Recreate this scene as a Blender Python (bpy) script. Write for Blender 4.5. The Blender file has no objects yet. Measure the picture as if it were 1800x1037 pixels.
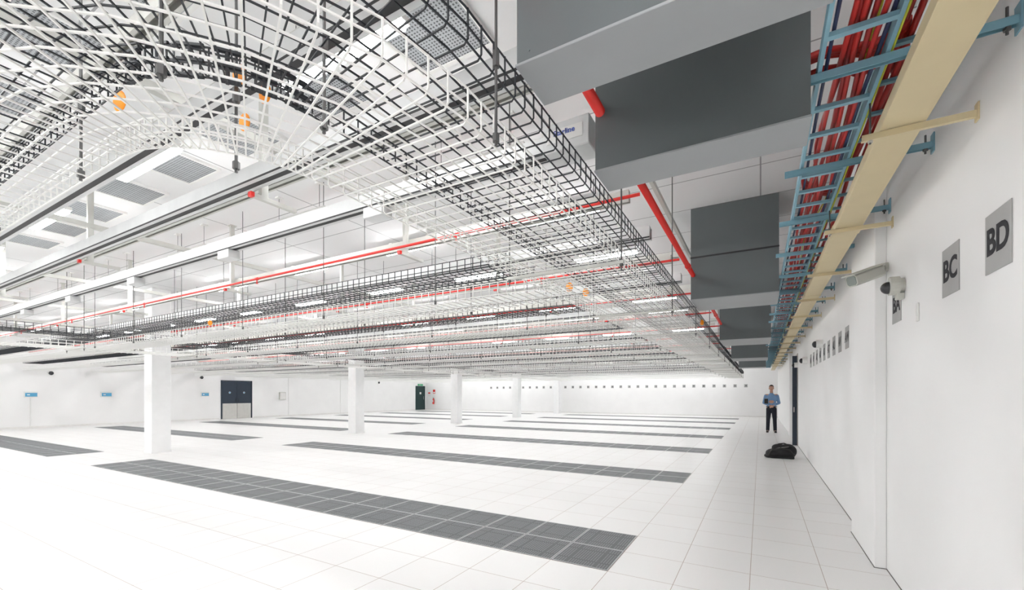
import bpy, math, random
from mathutils import Vector, Matrix
random.seed(4)
S=1.55
scene=bpy.context.scene
COL=scene.collection
try:
    scene.view_settings.view_transform='Standard'
    scene.view_settings.look='None'
except Exception as e: print(e)

# ---------------------------------------------------------------- materials
def mat(name,color,rough=0.5,metal=0.0,var=0.04,scale=6.0,emit=0.0,bump=0.0):
    m=bpy.data.materials.new(name); m.use_nodes=True
    nt=m.node_tree; b=nt.nodes['Principled BSDF']
    b.inputs['Roughness'].default_value=rough; b.inputs['Metallic'].default_value=metal
    tc=nt.nodes.new('ShaderNodeTexCoord')
    n=nt.nodes.new('ShaderNodeTexNoise'); n.inputs['Scale'].default_value=scale; n.inputs['Detail'].default_value=3
    r=nt.nodes.new('ShaderNodeValToRGB')
    c=color
    r.color_ramp.elements[0].position=0.3; r.color_ramp.elements[1].position=0.7
    r.color_ramp.elements[0].color=(c[0]*(1-var),c[1]*(1-var),c[2]*(1-var),1)
    r.color_ramp.elements[1].color=(min(1,c[0]*(1+var)),min(1,c[1]*(1+var)),min(1,c[2]*(1+var)),1)
    nt.links.new(tc.outputs['Object'],n.inputs['Vector'])
    nt.links.new(n.outputs['Fac'],r.inputs['Fac'])
    nt.links.new(r.outputs['Color'],b.inputs['Base Color'])
    if bump>0:
        bp=nt.nodes.new('ShaderNodeBump'); bp.inputs['Strength'].default_value=bump; bp.inputs['Distance'].default_value=0.01
        nt.links.new(n.outputs['Fac'],bp.inputs['Height']); nt.links.new(bp.outputs['Normal'],b.inputs['Normal'])
    if emit>0:
        b.inputs['Emission Color'].default_value=(*color,1); b.inputs['Emission Strength'].default_value=emit
    return m

def math_node(nt,op,a,b=None):
    n=nt.nodes.new('ShaderNodeMath'); n.operation=op
    for i,v in enumerate((a,b)):
        if v is None: continue
        if isinstance(v,(int,float)): n.inputs[i].default_value=v
        else: nt.links.new(v,n.inputs[i])
    return n.outputs[0]

TILE=0.35*S
def grid_mat(name,base,seam,x0,y0,tx,ty,w,rough,var=0.05,spec=0.5):
    m=bpy.data.materials.new(name); m.use_nodes=True; nt=m.node_tree; b=nt.nodes['Principled BSDF']
    b.inputs['Roughness'].default_value=rough
    b.inputs['Specular IOR Level'].default_value=spec
    g=nt.nodes.new('ShaderNodeNewGeometry'); s=nt.nodes.new('ShaderNodeSeparateXYZ')
    nt.links.new(g.outputs['Position'],s.inputs[0])
    ux=math_node(nt,'DIVIDE',math_node(nt,'SUBTRACT',s.outputs[0],x0),tx)
    uy=math_node(nt,'DIVIDE',math_node(nt,'SUBTRACT',s.outputs[1],y0),ty)
    def edge(u,t):
        f=math_node(nt,'FRACT',u); f=math_node(nt,'ABSOLUTE',math_node(nt,'SUBTRACT',f,0.5))
        return math_node(nt,'GREATER_THAN',f,0.5-w/t/2)
    e=math_node(nt,'MAXIMUM',edge(ux,tx),edge(uy,ty))
    cb=nt.nodes.new('ShaderNodeCombineXYZ')
    nt.links.new(math_node(nt,'FLOOR',ux),cb.inputs[0]); nt.links.new(math_node(nt,'FLOOR',uy),cb.inputs[1])
    wn=nt.nodes.new('ShaderNodeTexWhiteNoise'); wn.noise_dimensions='3D'; nt.links.new(cb.outputs[0],wn.inputs['Vector'])
    no=nt.nodes.new('ShaderNodeTexNoise'); no.inputs['Scale'].default_value=90; nt.links.new(g.outputs['Position'],no.inputs['Vector'])
    v=math_node(nt,'ADD',math_node(nt,'MULTIPLY',wn.outputs['Value'],var),math_node(nt,'MULTIPLY',no.outputs['Fac'],var))
    mx=nt.nodes.new('ShaderNodeMix'); mx.data_type='RGBA'
    nt.links.new(v,mx.inputs[0]); mx.inputs[6].default_value=(*base,1); mx.inputs[7].default_value=(base[0]*.6,base[1]*.57,base[2]*.55,1)
    m2=nt.nodes.new('ShaderNodeMix'); m2.data_type='RGBA'
    nt.links.new(e,m2.inputs[0]); nt.links.new(mx.outputs[2],m2.inputs[6]); m2.inputs[7].default_value=(*seam,1)
    nt.links.new(m2.outputs[2],b.inputs['Base Color'])
    return m

def perf_mat(name,dark,light,n,size,thr,nr=4):
    m=bpy.data.materials.new(name); m.use_nodes=True; nt=m.node_tree; b=nt.nodes['Principled BSDF']
    b.inputs['Roughness'].default_value=0.5
    g=nt.nodes.new('ShaderNodeNewGeometry'); s=nt.nodes.new('ShaderNodeSeparateXYZ'); nt.links.new(g.outputs['Position'],s.inputs[0])
    fs=[]
    for i,o in ((0,-.75*S),(1,2.415*S)):
        u=math_node(nt,'DIVIDE',math_node(nt,'SUBTRACT',s.outputs[i],o),size)
        f=math_node(nt,'FRACT',math_node(nt,'MULTIPLY',u,n)); fs.append((u,math_node(nt,'ABSOLUTE',math_node(nt,'SUBTRACT',f,0.5))))
    dd=math_node(nt,'ADD',math_node(nt,'POWER',fs[0][1],2),math_node(nt,'POWER',fs[1][1],2))
    dots=math_node(nt,'LESS_THAN',dd,thr)
    ribs=None
    for u,_ in fs:
        f=math_node(nt,'FRACT',math_node(nt,'MULTIPLY',u,nr)); f=math_node(nt,'ABSOLUTE',math_node(nt,'SUBTRACT',f,0.5))
        e=math_node(nt,'LESS_THAN',f,0.44); ribs=e if ribs is None else math_node(nt,'MULTIPLY',ribs,e)
    fac=math_node(nt,'MULTIPLY',dots,ribs)
    mx=nt.nodes.new('ShaderNodeMix'); mx.data_type='RGBA'; nt.links.new(fac,mx.inputs[0])
    mx.inputs[6].default_value=(*dark,1); mx.inputs[7].default_value=(*light,1)
    nt.links.new(mx.outputs[2],b.inputs['Base Color'])
    return m

M_floor=grid_mat('floor_tiles',(.885,.880,.872),(.40,.31,.26),-.75*S,2.415*S,TILE,TILE,.0045,.33,.06,.4)
M_ceil=grid_mat('ceiling_panels',(.86,.865,.87),(.36,.36,.37),0,.3,1.9,.62*S,.016,.7,.05,.2)
M_wall=mat('white_wall_paint',(.92,.918,.912),.6,var=.012,scale=1.5)
M_farwall=mat('white_panel_paint',(.89,.885,.88),.6,var=.015,scale=1.5)
M_base=mat('skirting_grey',(.80,.79,.77),.6)
M_gap=mat('floor_gap_sealant',(.16,.15,.14),.8)
M_col=mat('column_paint',(.92,.92,.92),.5,var=.02)
M_white=mat('white_coated_wire',(.86,.86,.835),.45,var=.02)
M_black=mat('black_coated_wire',(.009,.012,.017),.45)
M_rod=mat('threaded_rod_steel',(.12,.12,.12),.4,.6)
M_galv=mat('galvanised_channel',(.60,.60,.565),.45,.15,var=.05)
M_trunk=mat('busway_white',(.70,.71,.71),.4,.1)
M_strip=mat('busway_black_slot',(.02,.02,.022),.5)
M_red=mat('red_pipe_paint',(.72,.020,.014),.35)
M_redc=mat('red_cable_jacket',(.50,.025,.020),.45)
M_redd=mat('dark_red_cable_jacket',(.30,.015,.015),.5)
M_duct=mat('grey_sheet_metal',(.120,.136,.140),.5,.1,var=.03,scale=2)
M_duct_lit=mat('grey_sheet_metal_floor_lit',(.33,.345,.355),.45,.1,var=.03,scale=2)  # duct grey made paler: floor bounce light painted into the colour
M_blue=mat('muted_blue_ladder_paint',(.21,.40,.49),.45)
M_navy=mat('dark_blue_cable',(.02,.03,.09),.5)
M_beige=mat('beige_trunking',(.66,.555,.345),.5,var=.02)
M_yg=mat('yellow_green_wire',(.62,.66,.05),.5)
M_orange=mat('orange_plastic',(1.0,.33,.01),.45)
M_sign=mat('grey_sign_plate',(.40,.40,.395),.5)
M_ink=mat('black_lettering',(.02,.02,.025),.8)
M_whitep=mat('white_plastic',(.82,.82,.80),.4)
M_creamp=mat('cream_plastic',(.54,.54,.49),.45)
M_glass=mat('dark_dome_glass',(.03,.03,.035),.12)
M_lens=mat('frosted_lens_glass',(.27,.30,.28),.15)
M_door=mat('navy_door_paint',(.014,.026,.045),.4)
M_green=mat('dark_green_door',(.010,.035,.036),.4)
M_steel=mat('brushed_steel',(.55,.53,.5),.35,.4,bump=.05)
M_kick=mat('kick_plate_metal',(.58,.57,.54),.5)
M_scr=mat('blue_screen',(.10,.36,.58),.3)
M_gsign=mat('green_exit_sign',(.02,.40,.16),.4)
M_light=mat('lamp_diffuser',(1,1,1),.5,emit=40)
M_perf=perf_mat('perforated_floor_panel',(.078,.085,.092),(.36,.38,.39),22,TILE,.045)
M_prim=mat('panel_rim',(.50,.51,.52),.5)
M_grille=perf_mat('perforated_ceiling_grille',(.38,.40,.42),(.09,.095,.10),20,TILE,.10)
M_skin=mat('skin',(.55,.30,.21),.5)
M_hair=mat('dark_hair',(.03,.02,.015),.7)
M_shirt=mat('light_blue_cotton',(.17,.30,.50),.8,bump=.3,scale=25)
M_trous=mat('dark_trousers',(.012,.015,.026),.8,bump=.3,scale=20)
M_leather=mat('black_leather',(.012,.011,.011),.4)
M_bag=mat('black_nylon',(.008,.008,.010),.6,bump=.6,scale=18)
M_eye=mat('eye_white',(.8,.8,.8),.3)
M_lip=mat('lips',(.45,.18,.15),.5)
M_blab=mat('blue_print',(.06,.11,.42),.5)

# ---------------------------------------------------------------- mesh builder
class MB:
    def __init__(s): s.v=[]; s.f=[]
    def box(s,x0,x1,y0,y1,z0,z1,bev=0):
        if bev>0:
            b=bev
            lay=[(z0,b),(z0+b,0),(z1-b,0),(z1,b)]
            i=len(s.v)
            for z,k in lay:
                q=k
                s.v+=[(x0+q+b*(k==0),y0+q,z),(x1-q-b*(k==0),y0+q,z),(x1-q,y0+q+b*(k==0),z),(x1-q,y1-q-b*(k==0),z),
                      (x1-q-b*(k==0),y1-q,z),(x0+q+b*(k==0),y1-q,z),(x0+q,y1-q-b*(k==0),z),(x0+q,y0+q+b*(k==0),z)]
            for l in range(3):
                for k in range(8):
                    a=i+l*8+k; c=i+l*8+(k+1)%8
                    s.f.append((a,c,c+8,a+8))
            s.f.append(tuple(i+k for k in range(7,-1,-1))); s.f.append(tuple(i+24+k for k in range(8)))
            return s
        i=len(s.v)
        s.v+=[(x0,y0,z0),(x1,y0,z0),(x1,y1,z0),(x0,y1,z0),(x0,y0,z1),(x1,y0,z1),(x1,y1,z1),(x0,y1,z1)]
        s.f+=[(i+3,i+2,i+1,i),(i+4,i+5,i+6,i+7),(i,i+1,i+5,i+4),(i+1,i+2,i+6,i+5),(i+2,i+3,i+7,i+6),(i+3,i,i+4,i+7)]
        return s
    def tube(s,pts,r,n=4,ref=None,caps=True,closed=False):
        pts=[Vector(p) for p in pts]; m=len(pts); base=len(s.v)
        rs=r if isinstance(r,(list,tuple)) else [r]*m
        for k in range(m):
            a=pts[max(0,k-1)]; b=pts[min(m-1,k+1)]; t=(b-a)
            if t.length<1e-9: t=Vector((0,0,1))
            t.normalize()
            rf=Vector(ref) if ref else (Vector((0,0,1)) if abs(t.z)<.95 else Vector((1,0,0)))
            sd=t.cross(rf)
            if sd.length<1e-6: sd=t.cross(Vector((0,1,0)))
            sd.normalize(); up=sd.cross(t)
            for j in range(n):
                an=2*math.pi*(j+.5)/n
                q=pts[k]+sd*(math.cos(an)*rs[k])+up*(math.sin(an)*rs[k]); s.v.append((q.x,q.y,q.z))
        for k in range(m-1):
            for j in range(n):
                a=base+k*n+j; b=base+k*n+(j+1)%n
                s.f.append((a,b,b+n,a+n))
        if caps:
            s.f.append(tuple(base+j for j in range(n-1,-1,-1))); s.f.append(tuple(base+(m-1)*n+j for j in range(n)))
        return s
    def ell(s,c,r,nu=14,nv=9,rot=None):
        c=Vector(c); i=len(s.v); R=rot if rot else Matrix.Identity(3)
        if not isinstance(r,(tuple,list)): r=(r,r,r)
        def put(p):
            q=R@Vector(p)+c; s.v.append((q.x,q.y,q.z))
        put((0,0,-r[2]))
        for a in range(1,nv):
            ph=-math.pi/2+math.pi*a/nv
            for b in range(nu):
                th=2*math.pi*b/nu
                put((r[0]*math.cos(ph)*math.cos(th),r[1]*math.cos(ph)*math.sin(th),r[2]*math.sin(ph)))
        put((0,0,r[2])); top=len(s.v)-1
        for b in range(nu): s.f.append((i,i+1+(b+1)%nu,i+1+b))
        for a in range(nv-2):
            for b in range(nu):
                p=i+1+a*nu+b; q=i+1+a*nu+(b+1)%nu
                s.f.append((p,q,q+nu,p+nu))
        for b in range(nu):
            p=i+1+(nv-2)*nu+b; q=i+1+(nv-2)*nu+(b+1)%nu; s.f.append((p,q,top))
        return s
    def cap(s,a,b,r0,r1,n=12):
        s.tube([a,b],[r0,r1],n); s.ell(a,r0,n,8); s.ell(b,r1,n,8); return s

ORG={}
def make(name,mb,material,parent=None,label=None,category=None,group=None,kind=None,smooth=False,origin=None):
    vs=mb.v
    if parent is None:
        if origin is None:
            xs=[v[0] for v in vs]; ys=[v[1] for v in vs]; zs=[v[2] for v in vs]
            origin=((min(xs)+max(xs))/2,(min(ys)+max(ys))/2,min(zs))
    else: origin=ORG[parent.name]
    ox,oy,oz=origin
    me=bpy.data.meshes.new(name); me.from_pydata([(x-ox,y-oy,z-oz) for x,y,z in vs],[],mb.f); me.update()
    me.materials.append(material)
    if smooth:
        for p in me.polygons: p.use_smooth=True
    o=bpy.data.objects.new(name,me); COL.objects.link(o)
    if parent is None: o.location=origin
    else: o.parent=parent
    ORG[o.name]=origin
    if label: o['label']=label
    if category: o['category']=category
    if group: o['group']=group
    if kind: o['kind']=kind
    return o
def dup(root,dx,dy,dz=0,label=None):
    n=root.copy(); COL.objects.link(n); n.location=root.location+Vector((dx,dy,dz))
    ORG[n.name]=tuple(n.location)
    for c in root.children:
        k=c.copy(); COL.objects.link(k); k.parent=n
        for g in c.children:
            q=g.copy(); COL.objects.link(q); q.parent=k
    if label: n['label']=label
    return n

def text_mb(body,size,pos,facing,thick=.0006,bold=.0):
    cu=bpy.data.curves.new('t','FONT'); cu.body=body; cu.size=size; cu.align_x='CENTER'; cu.align_y='CENTER'; cu.extrude=thick; cu.offset=bold
    cu.resolution_u=4
    o=bpy.data.objects.new('t',cu); COL.objects.link(o)
    bpy.context.view_layer.update()
    me=bpy.data.meshes.new_from_object(o.evaluated_get(bpy.context.evaluated_depsgraph_get()))
    ax={'-x':((0,-1,0),(0,0,1),(-1,0,0)),'-y':((1,0,0),(0,0,1),(0,-1,0)),'+x':((0,1,0),(0,0,1),(1,0,0))}[facing]
    R=Matrix((ax[0],ax[1],ax[2])).transposed()
    mb=MB()
    for v in me.vertices:
        q=R@v.co+Vector(pos); mb.v.append(tuple(q))
    mb.f=[tuple(p.vertices) for p in me.polygons]
    bpy.data.objects.remove(o); bpy.data.curves.remove(cu); bpy.data.meshes.remove(me)
    return mb
def Z(zp): return (1+zp)*S

# ---------------------------------------------------------------- room
XR=.97; XL=-18.47*S; YF=21.5*S; YB=-3.5*S; ZC=Z(1.78)
make('floor',MB().box(XL-.2,XR+.2,YB-.2,YF+.2,-.2,0),M_floor,kind='structure')
make('ceiling',MB().box(XL-.2,XR+.2,YB-.2,YF+.2,ZC,ZC+.2),M_ceil,kind='structure')
make('wall_right',MB().box(XR,XR+.2,YB-.2,YF+.2,0,ZC),M_wall,kind='structure')
make('wall_left',MB().box(XL-.2,XL,YB-.2,YF+.2,0,ZC),M_farwall,kind='structure')
make('wall_far',MB().box(XL,XR,YF,YF+.2,0,ZC),M_farwall,kind='structure')
make('wall_back',MB().box(XL,XR,YB-.2,YB,0,ZC),M_wall,kind='structure')
make('trim_1',MB().box(.885,XR,5.0,6.15,0,ZC,.006),M_wall,kind='structure')
make('trim_2',MB().box(.885,XR,18.2,19.3,0,ZC,.006),M_wall,kind='structure')
make('baseboard_right',MB().box(XR-.005,XR,YB,5.0,0,.005).box(XR-.006,XR,6.15,18.2,0,.006).box(.880,.885,4.995,6.16,0,.005).box(.880,XR,4.995,5.0,0,.004),M_gap,kind='structure')
make('baseboard_left',MB().box(XL,XL+.015,YB,9.3*S,0,.08).box(XL,XL+.015,10.65*S,20.5*S,0,.08),M_base,kind='structure')
make('baseboard_far',MB().box(XL,XR,YF-.015,YF,0,.08),M_base,kind='structure')

# columns
mb=MB(); cs=.215
mb.box(-9*S-cs,-9*S+cs,3.55*S-cs,3.55*S+cs,0,ZC-.001,.008)
c0=make('column',mb,M_col,label='white painted square concrete column rising to ceiling',category='column',group='structural columns')
make('skirting',MB().box(-9*S-cs-.006,-9*S+cs+.006,3.55*S-cs-.006,3.55*S+cs+.006,0,.06),M_col,c0)
for n in range(1,5): dup(c0,0,4.25*S*n)
COLY=[(3.55+4.25*n) for n in range(5)]

# ---------------------------------------------------------------- perforated floor panels
def perf_mesh():
    mb=MB(); t=TILE/2-.004
    mb.box(-t,t,-t,t,0,.004)
    me=bpy.data.meshes.new('perforated_floor_panel'); me.from_pydata(mb.v,[],mb.f); me.materials.append(M_perf)
    rim=MB(); w=.009
    rim.box(-t,t,-t,-t+w,.004,.0055).box(-t,t,t-w,t,.004,.0055).box(-t,-t+w,-t+w,t-w,.004,.0055).box(t-w,t,-t+w,t-w,.004,.0055)
    m2=bpy.data.meshes.new('rim'); m2.from_pydata(rim.v,[],rim.f); m2.materials.append(M_prim)
    return me,m2
pm,pr=perf_mesh()
cells=[]
for r in range(7):
    for blk,xr in ((0,-.75),(1,-9.85)):
        for i in range(21):
            for j in range(2):
                cx=(xr-(i+.5)*.35)*S; cy=(2.415+2.79*r+(j+.5)*.35)*S
                d=.87*cy-.493*cx; c=.493*cy+.87*cx
                u=900+771*c/d
                cells.append((d,cx,cy,u))
cells.sort()
near=[c for c in cells if c[3]>-15][:300]; nearset=set(near)
for d,cx,cy,u in near:
    o=bpy.data.objects.new('perforated_floor_panel',pm); COL.objects.link(o); o.location=(cx,cy,0)
    o['label']='dark grey perforated air vent panel set in floor'; o['category']='floor vent'; o['group']='perforated floor vent panels'
    k=bpy.data.objects.new('rim',pr); COL.objects.link(k); k.parent=o
mb=MB(); t=TILE/2-.004
for c in cells:
    if c in nearset: continue
    mb.box(c[1]-t,c[1]+t,c[2]-t,c[2]+t,0,.004)
make('perforated_floor_panel_field',mb,M_perf,label='rows of dark grey perforated vent panels in floor',category='floor vent',kind='stuff')

# ---------------------------------------------------------------- wire basket trays
def basket_geo(rail,stations,w,h,z0,nl,r):
    mb=MB()
    prof=[(-w/2,h),(-w/2,h*.5)]+[(-w/2+w*i/(nl-1),0) for i in range(nl)]+[(w/2,h*.5),(w/2,h)]
    for a,b in prof:
        mb.tube([(x+nx*a,y+ny*a,z0+b) for x,y,nx,ny in rail],r,4)
    for x,y,nx,ny in stations:
        pts=[(x+nx*a,y+ny*a,z0+b) for a,b in ((-w/2-r,h),(-w/2-r,.012),(-w/2+.012,-r*1.6),(w/2-.012,-r*1.6),(w/2+r,.012),(w/2+r,h))]
        mb.tube(pts,r,4,ref=(ny,-nx,0))
    return mb
W=.57*S; HT=.08*S
def trunk_rail():
    rail=[]; st=[]
    xc=-.895*S; cx=-1.51*S; cy=.85*S; rc=.615*S; yc=cy-rc
    y=20.6*S
    rail.append((xc,y,1,0)); 
    while y>cy: st.append((xc,y,1,0)); y-=.09
    N=6
    for k in range(N+1):
        a=-math.pi/2*k/N
        rail.append((cx+rc*math.cos(a),cy+rc*math.sin(a),math.cos(a),math.sin(a)))
    M=24
    for k in range(1,M):
        a=-math.pi/2*k/M
        f=a*N/(-math.pi/2); k0=int(f+1e-6); fr=f-k0
        A=rail[1+k0]; B=rail[1+min(N,k0+1)]
        st.append(tuple(A[i]*(1-fr)+B[i]*fr for i in range(4)))
    x=cx
    while x>-8.1*S: st.append((x,yc,0,-1)); x-=.09
    rail.append((-8.15*S,yc,0,-1))
    return rail,st
rail,st=trunk_rail()
make('wire_basket_tray',basket_geo(rail,st,W,HT,Z(.65),13,.0041),M_white,label='white wire basket cable tray with long run and wide elbow',category='cable tray')
make('wire_basket_tray',basket_geo(rail,st,W,HT,Z(.84),12,.0041),M_black,label='black wire basket cable tray with long run and wide elbow',category='cable tray')
rail=[(-8.5*S,-.2*S,1,0),(-8.5*S,20.6*S,1,0)]; st=[(-8.5*S,-.2*S+.12*i,1,0) for i in range(int(20.8*S/.12))]
make('wire_basket_tray',basket_geo(rail,st,W,HT,Z(.65),9,.006),M_white,label='white wire basket cable tray running beside columns',category='cable tray')
make('wire_basket_tray',basket_geo(rail,st,W,HT,Z(.84),9,.0055),M_black,label='black wire basket cable tray running beside columns',category='cable tray')
wc=.40*S
for (xa,xb,tag) in ((-1.22,-8.18,0),(-8.84,-17.6,1)):
    for (zp,m,cn,rr) in ((.65,M_white,'white',.0055),(.84,M_black,'black',.0048)):
        xa2=xa if (cn=='white' or tag==1) else -1.42
        L=(xa2-xb)*S; k=int(L/.1)
        rail=[(xa2*S,2.65*S,0,-1),(xb*S,2.65*S,0,-1)]
        st=[(xa2*S-.02-(L-.04)*i/k,2.65*S,0,-1) for i in range(k+1)]
        o=make('wire_basket_tray',basket_geo(rail,st,wc,HT,Z(zp),8,rr),m,label=cn+' wire basket cable tray crossing above floor vents',category='cable tray',group=cn+' cross trays')
        for n in range(1,13): dup(o,0,1.4*S*n)

def trapeze(y,x0,x1,zb,zt):
    mb=MB()
    mb.box(x0-.06,x1+.06,y-.015,y+.015,zb-.035,zb-.012)
    o=make('trapeze_hanger',mb,M_galv,label='steel trapeze hanger carrying basket trays from ceiling',category='hanger',group='tray hangers')
    for x in (x0-.04,x1+.04):
        make('threaded_rod',MB().tube([(x,y,zb-.09),(x,y,zt)],.006,6),M_rod,o)
        make('rod_nut',MB().tube([(x,y,zb-.055),(x,y,zb-.035)],.014,6),M_rod,o)
    return o
t0=trapeze(2.1*S,-1.18*S,-.61*S,Z(.65),ZC)
for n in range(1,13): dup(t0,0,1.4*S*n)
t1=trapeze(.97*S,-8.8*S,-8.2*S,Z(.65),ZC)
for n in range(1,10): dup(t1,0,1.4*S*n)
for (x,y) in ((-.585,.95),(-1.30,.70),(-.92,.70),(-1.05,.42),(-1.75,.50),(-2.6,.50),(-3.8,.50),(-2.2,.0)):
    mb=MB().tube([(x*S,y*S,Z(.63)),(x*S,y*S,ZC)],.0065,6).tube([(x*S,y*S,Z(.64)),(x*S,y*S,Z(.66))],.015,6).tube([(x*S,y*S,Z(.83)),(x*S,y*S,Z(.87))],.015,6)
    make('threaded_rod_hanger',mb,M_rod,label='dark threaded steel rod holding curved cable trays',category='hanger',group='elbow rods')
mb=MB(); x=-2.0*S; y=2.43*S
mb.tube([(x,y,Z(.64)),(x,y,ZC)],.005,5).tube([(x,y,Z(.63)),(x,y,Z(.655))],.014,6).tube([(x,y,Z(.83)),(x,y,Z(.85))],.014,6)
r0=make('threaded_rod_hanger',mb,M_rod,label='thin dark threaded rod hanging from ceiling to cross tray',category='hanger',group='cross tray rods')
for n in range(0,8):
    for i in range(0,6):
        for s_ in (0,.44):
            if n==0 and i==0 and s_==0: continue
            dup(r0,-1.2*S*i,(1.4*n+s_)*S)
for a in range(0,6):
    an=-math.pi/2*(a+.5)/6; rr=.33*S
    x=-1.51*S+rr*math.cos(an); y=.85*S+rr*math.sin(an)
    mb=MB()
    for dz in (0,HT*.5,HT):
        mb.tube([(x+.05*math.sin(an),y-.05*math.cos(an),Z(.84)+dz),(x-.05*math.sin(an),y+.05*math.cos(an),Z(.84)+dz)],.011,6)
    mb.tube([(x,y,Z(.84)-.01),(x,y,Z(.84)+HT)],.009,6)
    make('tray_coupler',mb,M_black,label='black clamp coupler joining curved basket tray sections',category='coupler',group='tray couplers')
# orange tags
for (x,y,zp,s_) in ((-1.64,.553,.86,1.3),(-1.236,.745,.86,1.2),(-1.264,.69,.89,1.2),(-1.323,.736,.80,1.1),(-1.25,3.08,.80,1.5),(-1.20,3.3,.80,1.4),(-5.0,2.43,.74,1.2),(-.60,5.6,.84,1.4)):
    mb=MB(); r=.028*s_
    R=Matrix.Rotation(.5+random.uniform(-.3,.3),3,'Z')
    mb.ell((x*S,y*S,Z(zp)),(r,.008,r*1.35),14,8,R)
    o=make('cable_tag',mb,M_orange,label='orange plastic tag hanging on cable tray',category='tag',group='orange tags',smooth=True)
    make('tie',MB().tube([(x*S,y*S,Z(zp)+r*1.2),(x*S,y*S,Z(zp)+r*1.2+.05)],.003,5),M_black,o)

# ---------------------------------------------------------------- overhead channels & busways (along X)
X0=-.68*S; X1=-17.8*S
def channel(y,zp,w,h,name,label,cat,m,strip=False,x0=X0):
    z=Z(zp); t=.006
    mb=MB().box(X1,x0,y-w/2,y+w/2,z+h-t,z+h).box(X1,x0,y-w/2,y-w/2+t,z,z+h-t).box(X1,x0,y+w/2-t,y+w/2,z,z+h-t)
    mb.box(X1,x0,y-w/2+t,y-w/2+w*.3,z,z+t).box(X1,x0,y+w/2-w*.3,y+w/2-t,z,z+t)
    o=make(name,mb,m,label=label,category=cat)
    if strip:
        make('contact_slot',MB().box(X1,x0,y-w*.2,y+w*.2,z+.002,z+.012),M_strip,o)
        make('edge_gasket',MB().box(X1,x0,y-w/2-.004,y-w/2,z,z+.014),M_strip,o)
    return o
bw='white power busway with black slot along underside'
b1=channel(1.87*S,1.10,.12,.13,'busway',bw,'busway',M_trunk,True)
b2=channel(1.38*S,1.13,.12,.13,'busway',bw,'busway',M_trunk,True)
b1b=channel(1.02*S,1.22,.12,.12,'busway',bw,'busway',M_trunk,True)
for n in range(1,10): dup(b1,0,(1.33+1.4*(n-1))*S)
u1=channel(1.50*S,1.20,.10,.09,'ceiling_channel','long galvanised strut channel under ceiling','channel',M_galv)
u2=channel(2.62*S,1.14,.06,.11,'ceiling_channel','long galvanised strut channel under ceiling','channel',M_galv)
for n in range(1,11): dup(u2,0,1.4*S*n)
u3=channel(.72*S,1.30,.08,.08,'ceiling_channel','long galvanised strut channel under ceiling','channel',M_galv)
dup(u3,0,1.5*S,.02); dup(u3,0,1.2*S,.30); dup(u3,0,.45*S,.26)
for n in range(2,9): dup(u3,0,(.9+1.4*n)*S)
mb=MB().box(-2.42*S-.03,-2.42*S+.03,-1*S,21*S,Z(1.38),Z(1.38)+.06)
o=make('upper_strut',mb,M_galv,label='square steel strut spanning above the channels',category='channel',group='upper struts')
for n in range(1,6): dup(o,-2.45*S*n,0)
mb=MB().box(-.64*S-.02,-.64*S+.02,-.5*S,21*S,Z(1.42),Z(1.42)+.05)
make('upper_strut',mb,M_galv,label='square steel strut spanning above the channels',category='channel')
def post(x,y,zb):
    mb=MB().box(x-.022,x+.022,y-.03,y+.03,zb,ZC-.001)
    mb.box(x-.05,x+.05,y-.05,y+.05,ZC-.012,ZC-.001)
    o=make('ceiling_post',mb,M_galv,label='white steel hanger post dropping from ceiling',category='hanger',group='hanger posts')
    make('foot_arm',MB().box(x-.022,x+.022,y-.09,y+.30,zb-.035,zb),M_galv,o)
    make('end_cap',MB().box(x-.024,x+.024,y-.12,y-.09,zb-.037,zb+.002),M_red,o)
    return o
p0=post(-2.42*S,1.45*S,Z(1.10))
for r,y in enumerate([1.45]+[2.58+1.4*k for k in range(8)]):
    for i in range(6):
        if r==0 and i==0: continue
        dup(p0,-2.45*S*i,(y-1.45)*S)
z=Z(1.08)
o=make('junction_box',MB().box(-.86*S,-.64*S,1.80*S,1.94*S,z,z+.20,.006),M_trunk,label='light grey power feed box at busway end with blue print',category='junction box')
make('label_plate',MB().box(-.84*S,-.67*S,1.80*S-.003,1.80*S,z+.06,z+.15),M_whitep,o)
make('lettering',text_mb('Starline',.052,(-.755*S,1.80*S-.005,z+.12),'-y',.0006,.0008),M_blab,o)
z=Z(1.10)
o=make('tap_off_box',MB().box(-2.05*S,-1.9*S,1.87*S-.07,1.87*S+.07,z-.10,z-.002,.005),M_trunk,label='small white tap-off box clipped below busway',category='junction box',group='tap-off boxes')
for i in range(1,5): dup(o,-1.6*S*i,0)

# ---------------------------------------------------------------- red sprinkler pipes
zp=Z(1.14)
mb=MB().tube([(-.565*S,-.5*S,zp),(-.565*S,20.8*S,zp)],.032,12)
o=make('sprinkler_main_pipe',mb,M_red,label='thick glossy red fire sprinkler main pipe',category='pipe',smooth=True)
for k in range(7): 
    y=(1.14+2.8*k)*S+.4
    make('pipe_coupling',MB().tube([(-.565*S,y-.04,zp),(-.565*S,y+.04,zp)],.040,12),M_red,o)
mb=MB().tube([(-.60*S,2.54*S,zp),(-17.5*S,2.54*S,zp)],.0155,8)
for i in range(6):
    x=(-1.9-2.45*i)*S
    mb.tube([(x,2.54*S,zp),(x,2.54*S,zp-.07)],.009,6); mb.tube([(x,2.54*S,zp-.07),(x,2.54*S,zp-.075)],.020,8)
    mb.tube([(x-.03,2.54*S,zp),(x+.03,2.54*S,zp)],.022,8)
o=make('sprinkler_branch_pipe',mb,M_red,label='thin red fire sprinkler branch pipe with heads',category='pipe',group='branch pipes',smooth=False)
for n in range(1,8): dup(o,0,1.4*S*n)

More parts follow.
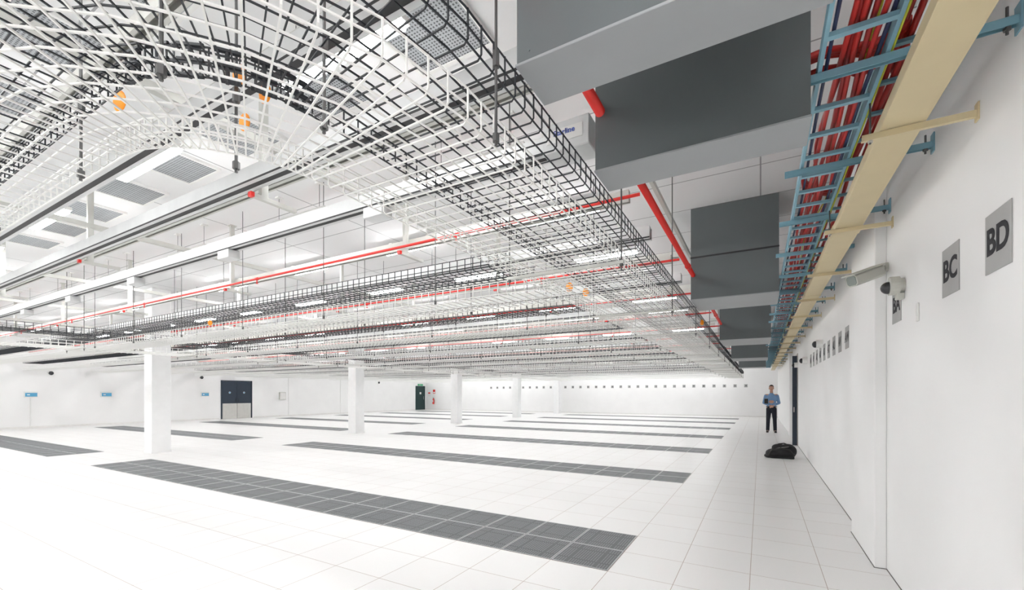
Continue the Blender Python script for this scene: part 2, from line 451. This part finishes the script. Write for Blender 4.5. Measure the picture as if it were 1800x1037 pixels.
# ---------------------------------------------------------------- lights
def lamp(x,y,zp):
    z=Z(zp); L=.40*S
    o=make('fluorescent_light',MB().box(x-L,x+L,y-.08,y+.08,z+.03,z+.075,.004),M_whitep,label='long suspended white fluorescent strip light, switched on',category='light',group='strip lights')
    make('diffuser',MB().box(x-L+.02,x+L-.02,y-.062,y+.062,z-.005,z+.03,.003),M_light,o)
    make('suspension_wire',MB().tube([(x-L*.7,y,z+.075),(x-L*.7,y,ZC)],.003,4),M_rod,o)
    make('suspension_wire',MB().tube([(x+L*.7,y,z+.075),(x+L*.7,y,ZC)],.003,4),M_rod,o)
    make('ceiling_canopy',MB().box(x-L*.7-.04,x-L*.7+.04,y-.04,y+.04,ZC-.02,ZC),M_whitep,o)
    make('ceiling_canopy',MB().box(x+L*.7-.04,x+L*.7+.04,y-.04,y+.04,ZC-.02,ZC),M_whitep,o)
    return o
l0=lamp(-1.66*S,1.32*S,1.5)
lh=lamp(-1.66*S,3.82*S,1.66)
for r in range(-3,15):
    y=1.32+1.36*r if r<1 else 2.42+1.4*(r-1)
    for i in range(-1,9):
        if r==0 and i==0: continue
        if r==2 and i==0: continue
        if i==-1 and r>=0: continue
        if i==4 and min(abs(y-c) for c in COLY)<.3: continue
        if r<2: dup(l0,(-1.86*i)*S,(y-1.32)*S)
        else: dup(lh,(-1.86*i)*S,(y-3.82)*S)

# ceiling grilles
mb=MB().box(-1.4*S-.34,-1.4*S+.34,1.66*S-.32,1.66*S+.32,ZC-.02,ZC)
g0=make('ceiling_grille',mb,M_grille,label='grey perforated return air grille in ceiling',category='air vent',group='ceiling grilles')
make('grille_frame',MB().box(-1.4*S-.37,-1.4*S+.37,1.66*S-.35,1.66*S-.32,ZC-.03,ZC).box(-1.4*S-.37,-1.4*S+.37,1.66*S+.32,1.66*S+.35,ZC-.03,ZC)
     .box(-1.4*S-.37,-1.4*S-.34,1.66*S-.32,1.66*S+.32,ZC-.03,ZC).box(-1.4*S+.34,-1.4*S+.37,1.66*S-.32,1.66*S+.32,ZC-.03,ZC),M_whitep,g0)
for i in range(0,8):
    for j,dy in enumerate((0,-.85*S)):
        if i==0 and j==0: continue
        dup(g0,-.85*S*i,dy)

# ---------------------------------------------------------------- grey ducts
def duct(y0,y1,zp=.9,seam=False):
    x0=-.585*S; x1=.142*S; z=Z(zp)
    o=make('air_duct',MB().box(x0,x1,y0*S,y1*S,z+.012,ZC-.001),M_duct,label='dark grey sheet metal duct box descending from ceiling',category='duct',group='grey duct boxes')
    make('lit_underside',MB().box(x0-.006,x1+.006,y0*S-.006,y1*S+.006,z,z+.012,.002),M_duct_lit,o)  # thin sheet under the duct, coloured as if lit from the floor
    for i in (0,5):
        x=x0+.06+(x1-x0-.12)*i/6
        make('screw',MB().tube([(x,y0*S-.004,z+.05),(x,y0*S+.001,z+.05)],.004,6),M_duct,o)
    if seam:
        make('seam_joint',MB().box(x0-.004,x1+.004,y0*S-.008,y0*S+.001,Z(1.30),Z(1.30)+.02),M_strip,o)
    return o
duct(1.06,1.24); duct(1.72,1.91); duct(4.53,5.16,seam=True); duct(7.9,8.9,.87); duct(11.2,12.2,.80); duct(15.2,15.8,.80)

# ---------------------------------------------------------------- right wall cable management
ya,yb=-.6*S,20.6*S; z=Z(1.05)
mb=MB().box(.165*S-.004,.165*S+.014,ya,yb,z,z+.06).box(.344*S-.014,.344*S+.004,ya,yb,z,z+.06)
lad=make('cable_ladder',mb,M_blue,label='light blue steel cable ladder loaded with red cables',category='cable ladder')
rg=MB(); y=ya+.1
while y<yb: rg.box(.165*S+.014,.344*S-.014,y-.015,y+.015,z+.0,z+.022); y+=.30
make('rung',rg,M_blue,lad,kind='stuff')
lad2=make('cable_ladder',MB().box(.36*S,.36*S+.016,ya,yb,Z(1.18),Z(1.18)+.06).box(.54*S-.016,.54*S,ya,yb,Z(1.18),Z(1.18)+.06),M_blue,label='light blue upper cable ladder fixed beside the wall',category='cable ladder')
rg=MB(); y=ya+.2
while y<yb: rg.box(.36*S+.016,.54*S-.016,y-.014,y+.014,Z(1.18)+.005,Z(1.18)+.025); y+=.34
make('rung',rg,M_blue,lad2,kind='stuff')
def cable(x,zc,r,m,lab,amp,fq=1.0,name='cable',seg=.22):
    pts=[]; y=ya; ph=random.random()*6; ph2=random.random()*6
    while y<yb:
        pts.append((x+amp*math.sin(y*1.3*fq+ph)+amp*.6*math.sin(y*3.1*fq+ph2),y,zc+abs(amp)*.6*(1+math.sin(y*2.3+ph2)))); y+=seg
    return make(name,MB().tube(pts,r,6),m,label=lab,category='cable',smooth=True,group='cables on blue ladders')
for i in range(5):
    cable(.222*S+.034*i,z+.04+.010*(i%2),.0125,M_redd if i in (1,3) else M_redc,'thick dark red cable lying on blue ladder' if i in (1,3) else 'thick red cable lying on blue ladder',.012,1+.13*i)
cable(.245*S,z+.085,.0125,M_redc,'thick red cable lying on blue ladder',.030,1.4)
cable(.285*S,z+.075,.012,M_redd,'thick dark red cable lying on blue ladder',.022,.8)
cable(.26*S,z+.11,.012,M_redc,'thick red cable lying on blue ladder',.038,.6)
cable(.322*S,z+.04,.010,M_navy,'dark blue cable lying on blue ladder',.006,1.1)
cable(.19*S,z+.03,.009,M_navy,'dark blue cable lying on blue ladder',.008,.7)
cable(.30*S,z+.095,.006,M_yg,'thin yellow and green earth wire on ladder',.03,.9)
cable(.352*S,z+.012,.006,M_yg,'thin yellow and green earth wire beside ladder',.003)
for i in range(5):
    cable(.38*S+.045*i,Z(1.18)+.045,.016,M_redc if i%4 else M_navy,'dark blue cable lying on upper ladder' if i%4==0 else 'thick red cable lying on upper ladder',.012)
for k in range(5):
    y=1.78*S+.05*k; dz=.02*(k%3)
    pts=[(.145*S-.02,y-.06,z+.09+dz),(.19*S,y-.02,z+.125+dz),(.25*S,y+.02,z+.13+dz),(.31*S,y+.03+.02*k,z+.12+dz),(.36*S,y+.08,z+.16),(.42*S,y+.16+.03*k,Z(1.18)+.07),(.46*S,y+.5,Z(1.18)+.065)]
    make('cable',MB().tube(pts,.017,8),M_redc,label='thick red cable crossing over to upper ladder',category='cable',smooth=True,group='crossing cables')
for k in range(3):
    y=2.95*S+.07*k
    pts=[(.19*S,y-.5,z+.10),(.21*S,y-.2,z+.13),(.27*S,y,z+.15),(.33*S,y+.10,z+.16),(.40*S,y+.25,Z(1.18)+.07)]
    make('cable',MB().tube(pts,.014,8),M_redc,label='thick red cable crossing over to upper ladder',category='cable',smooth=True,group='crossing cables')
mb=MB().box(.37*S,.497*S,ya,yb,Z(.94),Z(.94)+.07,.003)
bt=make('cable_trunking',mb,M_beige,label='long beige enclosed cable trunking along wall',category='trunking')
for k in range(10):
    y=(1.3+1.9*k)*S
    make('joint_cover',MB().box(.367*S,.500*S,y-.05,y+.05,Z(.94)-.003,Z(.94)+.073),M_beige,bt)
def arm(y):
    z=Z(.915)
    mb=MB().box(.32*S,XR-.001,y-.012,y+.012,z,z+.010).box(.32*S,XR-.001,y-.012,y-.007,z,z+.034).box(XR-.008,XR-.001,y-.022,y+.022,z-.02,z+.07)
    o=make('wall_bracket',mb,M_beige,label='beige cantilever bracket supporting beige trunking on wall',category='bracket',group='beige brackets')
    make('bolt',MB().tube([(.345*S,y,z-.02),(.345*S,y,Z(1.05))],.005,6),M_rod,o)
    make('bracket_nut',MB().tube([(.345*S,y,z-.012),(.345*S,y,z)],.012,6),M_steel,o)
    return o
a0=arm(.95*S)
for n in range(1,16): dup(a0,0,1.07*S*n)
def barm(y):
    z=Z(1.05)-.042
    mb=MB().box(.10*S,XR-.001,y-.016,y-.012,z,z+.038).box(.10*S,XR-.001,y+.012,y+.016,z,z+.038).box(.10*S,XR-.001,y-.012,y+.012,z+.034,z+.038)
    mb.box(XR-.008,XR-.001,y-.03,y+.03,z-.03,z+.09)
    o=make('wall_bracket',mb,M_blue,label='light blue cantilever arm holding cable ladder on wall',category='bracket',group='blue brackets')
    make('bolt',MB().tube([(.60*S,y,z-.03),(.60*S,y,z+.09)],.006,6).tube([(.60*S,y,z-.012),(.60*S,y,z)],.014,6),M_rod,o)
    return o
a1=barm(1.05*S)
for n in range(1,24): dup(a1,0,.7*S*n)

# ---------------------------------------------------------------- wall signs on right
letters=[('BD',2.907),('BC',3.498),('BA',4.665),('AW',7.03),('AV',7.61),('AU',8.19),('AT',8.77),('AS',9.35),('AR',9.93),('AQ',10.5),('AP',11.1),('AN',11.7)]
for t,y in letters:
    o=make('wall_sign',MB().box(XR-.005,XR-.0005,y-.13,y+.13,2.274-.1425,2.274+.1425,.001),M_sign,label='square grey wall sign lettered '+t,category='sign',group='lettered wall signs')
    make('lettering',text_mb(t,.175,(XR-.0062,y,2.274),'-x',.0005,.005),M_ink,o)
for i in range(32):
    x=(-.55-.42*i)*S; zc=Z(.345)
    o=make('wall_sign',MB().box(x-.10,x+.10,YF-.006,YF-.0005,zc-.10,zc+.10,.001),M_sign,label='small square grey numbered sign reading %d'%(4+i),category='sign',group='numbered wall signs')
    make('lettering',text_mb(str(4+i),.15,(x,YF-.008,zc),'-y',.0015,.003),M_ink,o)
o=make('wall_switch',MB().box(XR-.012,XR-.0005,4.085,4.125,2.06,2.19,.003),M_whitep,label='small white rectangular switch plate on wall',category='switch')
make('switch_button',MB().box(XR-.015,XR-.012,4.095,4.115,2.10,2.15,.001),M_whitep,o)

# security camera
pb=Vector((.90,4.91,2.62)); pf=Vector((.68,4.715,2.517)); dv=(pf-pb).normalized()
sv=dv.cross(Vector((0,0,1))).normalized(); uv=sv.cross(dv).normalized()
def barrel(p0,p1,hw,hh,ch):
    mb=MB(); pr_=[(-hw+ch,-hh),(hw-ch,-hh),(hw,-hh+ch),(hw,hh-ch),(hw-ch,hh),(-hw+ch,hh),(-hw,hh-ch),(-hw,-hh+ch)]
    for p in (p0,p1):
        for a,b_ in pr_:
            q=p+sv*a+uv*b_; mb.v.append(tuple(q))
    for k in range(8): mb.f.append((k,(k+1)%8,8+(k+1)%8,8+k))
    mb.f.append(tuple(range(7,-1,-1))); mb.f.append(tuple(range(8,16)))
    return mb
o=make('security_camera',barrel(pb,pf,.050,.050,.018),M_creamp,label='cream box-shaped security camera on wall arm',category='camera')
make('front_glass',barrel(pf,pf+dv*.004,.040,.040,.014),M_lens,o)
make('hood',barrel(pb-dv*.005+uv*.052,pf+dv*.03+uv*.052,.056,.006,.003),M_creamp,o)
make('mounting_arm',MB().tube([(XR,4.96,2.66),(.93,4.955,2.66),(.87,4.90,2.655),(.85,4.875,2.60)],.014,8).tube([(XR,4.96,2.66),(XR-.02,4.96,2.66)],.04,14),M_creamp,o)
dy_=4.47; dz_=2.395
o=make('dome_camera',MB().tube([(XR-.0005,dy_,dz_),(XR-.03,dy_,dz_)],.055,18).tube([(XR-.03,dy_,dz_),(XR-.09,dy_,dz_)],[.072,.072],20),M_creamp,label='cream dome security camera with dark dome on wall',category='camera')
make('camera_dome',MB().ell((XR-.092,dy_+.01,dz_-.01),(.05,.048,.048),18,12),M_glass,o,smooth=True)
make('bracket',MB().box(XR-.05,XR-.001,dy_-.03,dy_+.03,dz_-.11,dz_-.06,.004),M_creamp,o)
for (y,zc) in ((9.6,2.45),(12.6,2.35),(15.5,2.4)):
    o=make('dome_camera',MB().tube([(XR-.0005,y,zc),(XR-.10,y,zc)],.075,14),M_whitep,label='white wall mounted dome camera further along wall',category='camera')
    make('camera_dome',MB().ell((XR-.11,y,zc-.01),(.05,.06,.06),14,10),M_glass,o,smooth=True)

# ---------------------------------------------------------------- doors
o=make('door_1',MB().box(XL+.001,XL+.05,9.36*S,9.40*S,0,1.53*S).box(XL+.001,XL+.05,10.53*S,10.57*S,0,1.53*S).box(XL+.001,XL+.05,9.40*S,10.53*S,1.50*S,1.53*S),M_door,kind='structure')
for a,b,hy in ((9.41,9.96,9.91),(9.965,10.52,10.02)):
    l=make('door_leaf',MB().box(XL+.001,XL+.035,a*S,b*S,.95,1.495*S),M_door,o)
    make('kick_plate',MB().box(XL+.001,XL+.045,(a+.008)*S,(b-.008)*S,.01,.95),M_kick,l)
    make('door_handle',MB().tube([(XL+.07,hy*S,1.0),(XL+.07,hy*S,1.25)],.012,8).tube([(XL+.035,hy*S,1.02),(XL+.07,hy*S,1.02)],.008,6).tube([(XL+.035,hy*S,1.23),(XL+.07,hy*S,1.23)],.008,6),M_black,l)
    ys=(a+b)/2*S
    make('round_notice',MB().tube([(XL+.035,ys,1.62),(XL+.039,ys,1.62)],.06,18),M_whitep,l)
    make('notice_centre',MB().tube([(XL+.039,ys,1.62),(XL+.041,ys,1.62)],.045,18),M_scr,l)
o=make('door_2',MB().box(XL+.001,XL+.05,20.55*S,20.6*S,0,1.48*S).box(XL+.001,XL+.05,21.35*S,21.4*S,0,1.48*S).box(XL+.001,XL+.05,20.6*S,21.35*S,1.45*S,1.48*S),M_green,kind='structure')
l=make('door_leaf',MB().box(XL+.001,XL+.035,20.6*S,21.35*S,.01,1.45*S),M_green,o)
make('door_handle',MB().tube([(XL+.06,21.25*S,1.0),(XL+.06,21.25*S,1.3)],.015,8),M_steel,l)
make('door_notice',MB().box(XL+.035,XL+.04,20.9*S,21.05*S,1.5,1.7),M_whitep,l)
o=make('exit_sign',MB().box(XL+.001,XL+.05,20.75*S,21.2*S,1.50*S,1.60*S,.004),M_gsign,label='green emergency exit sign above dark door',category='sign')
pg=MB(); yc=20.88*S; zc=1.55*S; x=XL+.052
pg.tube([(x,yc,zc+.045),(x+.003,yc,zc+.045)],.014,10)
pg.box(x,x+.003,yc-.015,yc+.015,zc-.02,zc+.03).box(x,x+.003,yc-.05,yc-.015,zc-.05,zc-.025).box(x,x+.003,yc+.01,yc+.05,zc-.035,zc-.02)
pg.box(x,x+.003,yc+.12,yc+.24,zc-.01,zc+.015)
make('pictogram',pg,M_whitep,o)
o=make('door_3',MB().box(XR-.02,XR-.001,15.5,15.56,0,2.75).box(XR-.02,XR-.001,16.5,16.56,0,2.75).box(XR-.02,XR-.001,15.56,16.5,2.69,2.75),M_steel,kind='structure')
l=make('door_leaf',MB().box(.83,.95,15.58,15.63,.01,2.68).box(XR-.03,XR-.001,15.56,16.5,.01,2.69),M_door,o)
make('door_handle',MB().tube([(.87,15.56,1.0),(.87,15.56,1.15)],.012,8).tube([(.87,15.58,1.02),(.87,15.56,1.02)],.006,6),M_steel,l)

# left wall items
for yh in (4.2,5.89,8.79):
    y=yh*S; zc=1.52
    o=make('control_panel',MB().box(XL+.001,XL+.06,y-.22,y+.22,zc-.13,zc+.13,.008),M_whitep,label='white wall control panel with blue display',category='control panel',group='control panels')
    make('display_screen',MB().box(XL+.06,XL+.064,y-.19,y+.19,zc-.10,zc+.07),M_scr,o)
    make('screen_text_bar',MB().box(XL+.064,XL+.066,y-.13,y-.04,zc-.04,zc+.01),M_whitep,o)
make('wall_conduit',MB().tube([(XL+.022,4.2*S-.02,0),(XL+.022,4.2*S-.02,1.385)],.016,8).box(XL+.001,XL+.03,4.2*S-.05,4.2*S+.01,.7,.712),M_whitep,label='white vertical conduit below control panel',category='conduit')
for yh in (3.55,7.2,12.2,15.0):
    make('wall_conduit',MB().tube([(XL+.02,yh*S,.0),(XL+.02,yh*S,ZC-.01)],.018,8).box(XL+.001,XL+.03,yh*S-.04,yh*S+.04,1.0,1.012).box(XL+.001,XL+.03,yh*S-.04,yh*S+.04,2.2,2.212),M_whitep,label='white vertical conduit clipped to wall',category='conduit',group='wall conduits')
y=11.9*S
o=make('alarm_box',MB().box(XL+.001,XL+.10,y-.22,y+.22,1.15,1.65,.01),M_creamp,label='cream electrical cabinet on white wall',category='electrical box')
make('cabinet_door',MB().box(XL+.10,XL+.108,y-.19,y+.19,1.18,1.62),M_base,o)
for yh in (4.6,8.65,17.5):
    y=yh*S
    o=make('dome_camera',MB().tube([(XL+.001,y,2.52),(XL+.12,y,2.52)],.09,14),M_whitep,label='small wall mounted dome camera near trays',category='camera')
    make('camera_dome',MB().ell((XL+.13,y,2.50),(.08,.09,.09),14,10),M_glass,o,smooth=True)
x=XL+1.05; y=YF-.12
o=make('fire_extinguisher',MB().tube([(x,y,.55),(x,y,.58),(x,y,1.0),(x,y,1.06),(x,y,1.09)],[.07,.085,.085,.06,.03],16),M_red,label='red fire extinguisher hung on white wall',category='fire extinguisher',smooth=True)
make('valve',MB().tube([(x,y,1.09),(x,y,1.15)],.02,8).box(x-.06,x+.04,y-.012,y+.012,1.15,1.165).box(x-.06,x+.02,y-.012,y+.012,1.12,1.13),M_black,o)
make('hose',MB().tube([(x+.03,y,1.12),(x+.10,y-.02,1.08),(x+.11,y-.02,.9),(x+.10,y-.02,.65)],.012,8),M_black,o)
make('bracket',MB().box(x-.03,x+.03,y+.08,YF-.001,.8,.9),M_steel,o)
make('cylinder_label',MB().box(x-.05,x+.05,y-.089,y-.08,.75,.95),M_whitep,o)
o=make('safety_sign',MB().box(x-.14,x+.14,YF-.006,YF-.0005,1.55,1.95,.001),M_red,label='red and white fire extinguisher notice on wall',category='sign')
make('notice_panel',MB().box(x-.10,x+.10,YF-.009,YF-.006,1.60,1.73),M_whitep,o)
o=make('safety_sign',MB().box(x-.75,x-.45,YF-.006,YF-.0005,1.3,1.7,.001),M_whitep,label='white notice with red band on wall',category='sign')
make('notice_panel',MB().box(x-.73,x-.47,YF-.009,YF-.006,1.56,1.68),M_red,o)

# ---------------------------------------------------------------- person
PX,PY=.378,20.4; K=1.05
def P(x,y,z): return (PX+x*K,PY+y*K,z*K)
def remesh(o,v,sm=6):
    m=o.modifiers.new('r','REMESH'); m.mode='VOXEL'; m.voxel_size=v; m.use_smooth_shade=True
    s=o.modifiers.new('s','SMOOTH'); s.factor=.5; s.iterations=sm
def cap(mb,a,b,r0,r1): mb.cap(P(*a),P(*b),r0*K,r1*K)
def el(mb,c,r,rot=None): mb.ell(P(*c),tuple(q*K for q in r),16,12,rot)
b=MB()
el(b,(0,.01,1.71),(.074,.092,.10)); el(b,(0,-.018,1.645),(.056,.068,.068)); el(b,(0,-.06,1.605),(.028,.026,.022))
cap(b,(0,-.088,1.70),(0,-.104,1.665),.009,.014); el(b,(0,-.08,1.722),(.05,.018,.012))
for sx in (-1,1):
    el(b,(sx*.077,.015,1.68),(.012,.022,.034)); el(b,(sx*.045,-.06,1.665),(.024,.02,.022))
cap(b,(0,.015,1.44),(0,.005,1.60),.062,.054)
cap(b,(0,0,1.02),(0,0,1.36),.12,.13)
for sx in (-1,1):
    cap(b,(0,.01,1.40),(sx*.17,.01,1.41),.06,.055)
    cap(b,(sx*.185,.01,1.41),(sx*.245,.04,1.13),.048,.038)
    wx=sx*.055; wy=-.20 if sx<0 else -.215
    cap(b,(sx*.245,.04,1.13),(wx,wy,1.02),.038,.024)
    cap(b,(sx*.085,0,.95),(sx*.105,-.01,.51),.08,.052); cap(b,(sx*.105,-.01,.51),(sx*.12,.02,.09),.05,.036)
    cap(b,(sx*.12,.02,.07),(sx*.14,-.10,.035),.034,.028)
    oy=-.222 if sx<0 else -.245; hz=1.005 if sx<0 else .985
    el(b,(sx*.015,oy,hz),(.038,.015,.042),Matrix.Rotation(sx*.5,3,'Y'))
    for f in range(4):
        L=(.036,.042,.040,.030)[f]; z0=hz+.028-.019*f
        p0=(sx*-.012,oy-.006,z0); p1=(sx*(-.012-L*.8),oy-.012,z0-.012); p2=(sx*(-.012-L*1.25),oy+.004,z0-.026)
        b.cap(P(*p0),P(*p1),.0095,.009,8); b.cap(P(*p1),P(*p2),.009,.0075,8)
    b.cap(P(sx*.03,oy-.008,hz+.03),P(sx*.006,oy-.02,hz+.052),.011,.0095,8); b.cap(P(sx*.006,oy-.02,hz+.052),P(sx*-.012,oy-.022,hz+.05),.0095,.008,8)
person=make('person',b,M_skin,label='standing man in light blue shirt and dark trousers, hands folded',category='person',origin=(PX,PY,0))
remesh(person,.0065,4)
s_=MB()
cap(s_,(0,.0,1.30),(0,.0,1.34),.15,.15)
el(s_,(0,0,1.28),(.188,.122,.20)); el(s_,(0,0,1.08),(.168,.125,.16)); el(s_,(0,.005,1.39),(.175,.09,.07)); cap(s_,(0,.015,1.40),(0,.012,1.475),.085,.068)
for sx in (-1,1):
    cap(s_,(sx*.165,.01,1.40),(sx*.185,.012,1.38),.062,.064)
    cap(s_,(sx*.185,.01,1.39),(sx*.250,.04,1.13),.064,.052); cap(s_,(sx*.250,.04,1.13),(sx*.085,-.165,1.035),.052,.036)
sh=make('shirt',s_,M_shirt,person); remesh(sh,.011,5)
make('collar',MB().tube([P(-.055,-.045,1.485),P(-.02,-.085,1.44),P(-.045,-.10,1.41)],.012,6).tube([P(.055,-.045,1.485),P(.02,-.085,1.44),P(.045,-.10,1.41)],.012,6),M_shirt,person)
t_=MB(); el(t_,(0,.0,.93),(.165,.122,.11))
for sx in (-1,1):
    cap(t_,(sx*.082,0,.90),(sx*.108,-.01,.50),.096,.072); cap(t_,(sx*.108,-.01,.50),(sx*.122,.02,.10),.070,.062)
tr=make('trousers',t_,M_trous,person); remesh(tr,.012,3)
bl=MB(); pts=[P(.168*math.cos(a),.127*math.sin(a),.985) for a in [2*math.pi*i/24 for i in range(25)]]
bl.tube(pts,.016,6); bl.box(P(-.025,0,0)[0],P(.025,0,0)[0],PY-.15,PY-.135,1.01,1.055)
make('belt',bl,M_leather,person)
for sx in (-1,1):
    q=MB(); el(q,(sx*.137,-.06,.038),(.045,.115,.038)); el(q,(sx*.122,.03,.045),(.043,.055,.045)); q.box(P(sx*.135-.04,0,0)[0],P(sx*.135+.04,0,0)[0],PY-.17,PY+.08,0,.02)
    so=make('shoe',q,M_leather,person); remesh(so,.008,2)
h=MB(); el(h,(0,.03,1.735),(.081,.088,.088)); el(h,(0,.055,1.68),(.074,.062,.075)); el(h,(0,-.03,1.785),(.062,.05,.032))
ho=make('hair',h,M_hair,person); remesh(ho,.008,3)
for sx in (-1,1):
    make('eye',MB().ell(P(sx*.03,-.078,1.70),.011*K,10,8),M_eye,person,smooth=True)
    make('pupil',MB().ell(P(sx*.03,-.0865,1.70),.005*K,8,6),M_ink,person)
    make('eyebrow',MB().tube([P(sx*.015,-.094,1.722),P(sx*.032,-.093,1.727),P(sx*.05,-.080,1.722)],.0045,5),M_hair,person)
make('lips',MB().ell(P(0,-.088,1.635),(.023*K,.006*K,.007*K),10,6),M_lip,person)
tb=MB().box(PX-.235*K,PX-.115*K,PY-.20,PY-.18,1.10*K,1.29*K,.004)
o=make('folder',tb,M_leather,label='black folder tucked in the crook of his arm',category='folder')
make('page_edge',MB().box(PX-.23*K,PX-.12*K,PY-.195,PY-.185,1.29*K,1.294*K),M_whitep,o)

# ---------------------------------------------------------------- bag
BX,BY=.44,12.4
q=MB()
def be(x,y,z,a,b_,c,rz=0): q.ell((BX+x,BY+y,z),(a,b_,c),18,12,Matrix.Rotation(rz,3,'Z'))
be(0.04,0,.14,.26,.17,.14,.1); be(.16,.03,.17,.16,.14,.16,.4); be(-.18,-.03,.11,.16,.13,.11,-.2); be(-.05,.02,.25,.16,.11,.09,.2); be(.12,-.02,.29,.13,.09,.06,0); be(-.28,-.06,.05,.09,.08,.05)
q.box(BX-.23,BX+.26,BY-.12,BY+.12,0,.06)
bag=make('duffel_bag',q,M_bag,label='crumpled black nylon duffel bag on white floor',category='bag'); remesh(bag,.012,3)
make('strap',MB().tube([(BX-.28,BY-.12,.05),(BX-.2,BY-.17,.20),(BX-.02,BY-.19,.26),(BX+.15,BY-.18,.22),(BX+.26,BY-.15,.08)],.016,6),M_leather,bag)
make('bag_handle',MB().tube([(BX-.10,BY-.03,.30),(BX-.06,BY-.03,.34),(BX+.05,BY-.03,.36),(BX+.12,BY-.02,.33)],.014,6),M_leather,bag)
make('zip',MB().tube([(BX-.22,BY-.10,.19),(BX-.05,BY-.13,.26),(BX+.14,BY-.13,.29)],.005,5),M_steel,bag)

# ---------------------------------------------------------------- camera
cam=bpy.data.cameras.new('camera'); co=bpy.data.objects.new('camera',cam); COL.objects.link(co)
co.location=(0,0,S); co.rotation_euler=(math.pi/2,0,math.radians(29.54))
cam.sensor_width=36; cam.lens=15.42; cam.shift_y=.0964; cam.clip_start=.05
scene.camera=co
w=bpy.data.worlds.new('world'); scene.world=w; w.use_nodes=True
w.node_tree.nodes['Background'].inputs[0].default_value=(.9,.95,1,1); w.node_tree.nodes['Background'].inputs[1].default_value=.5
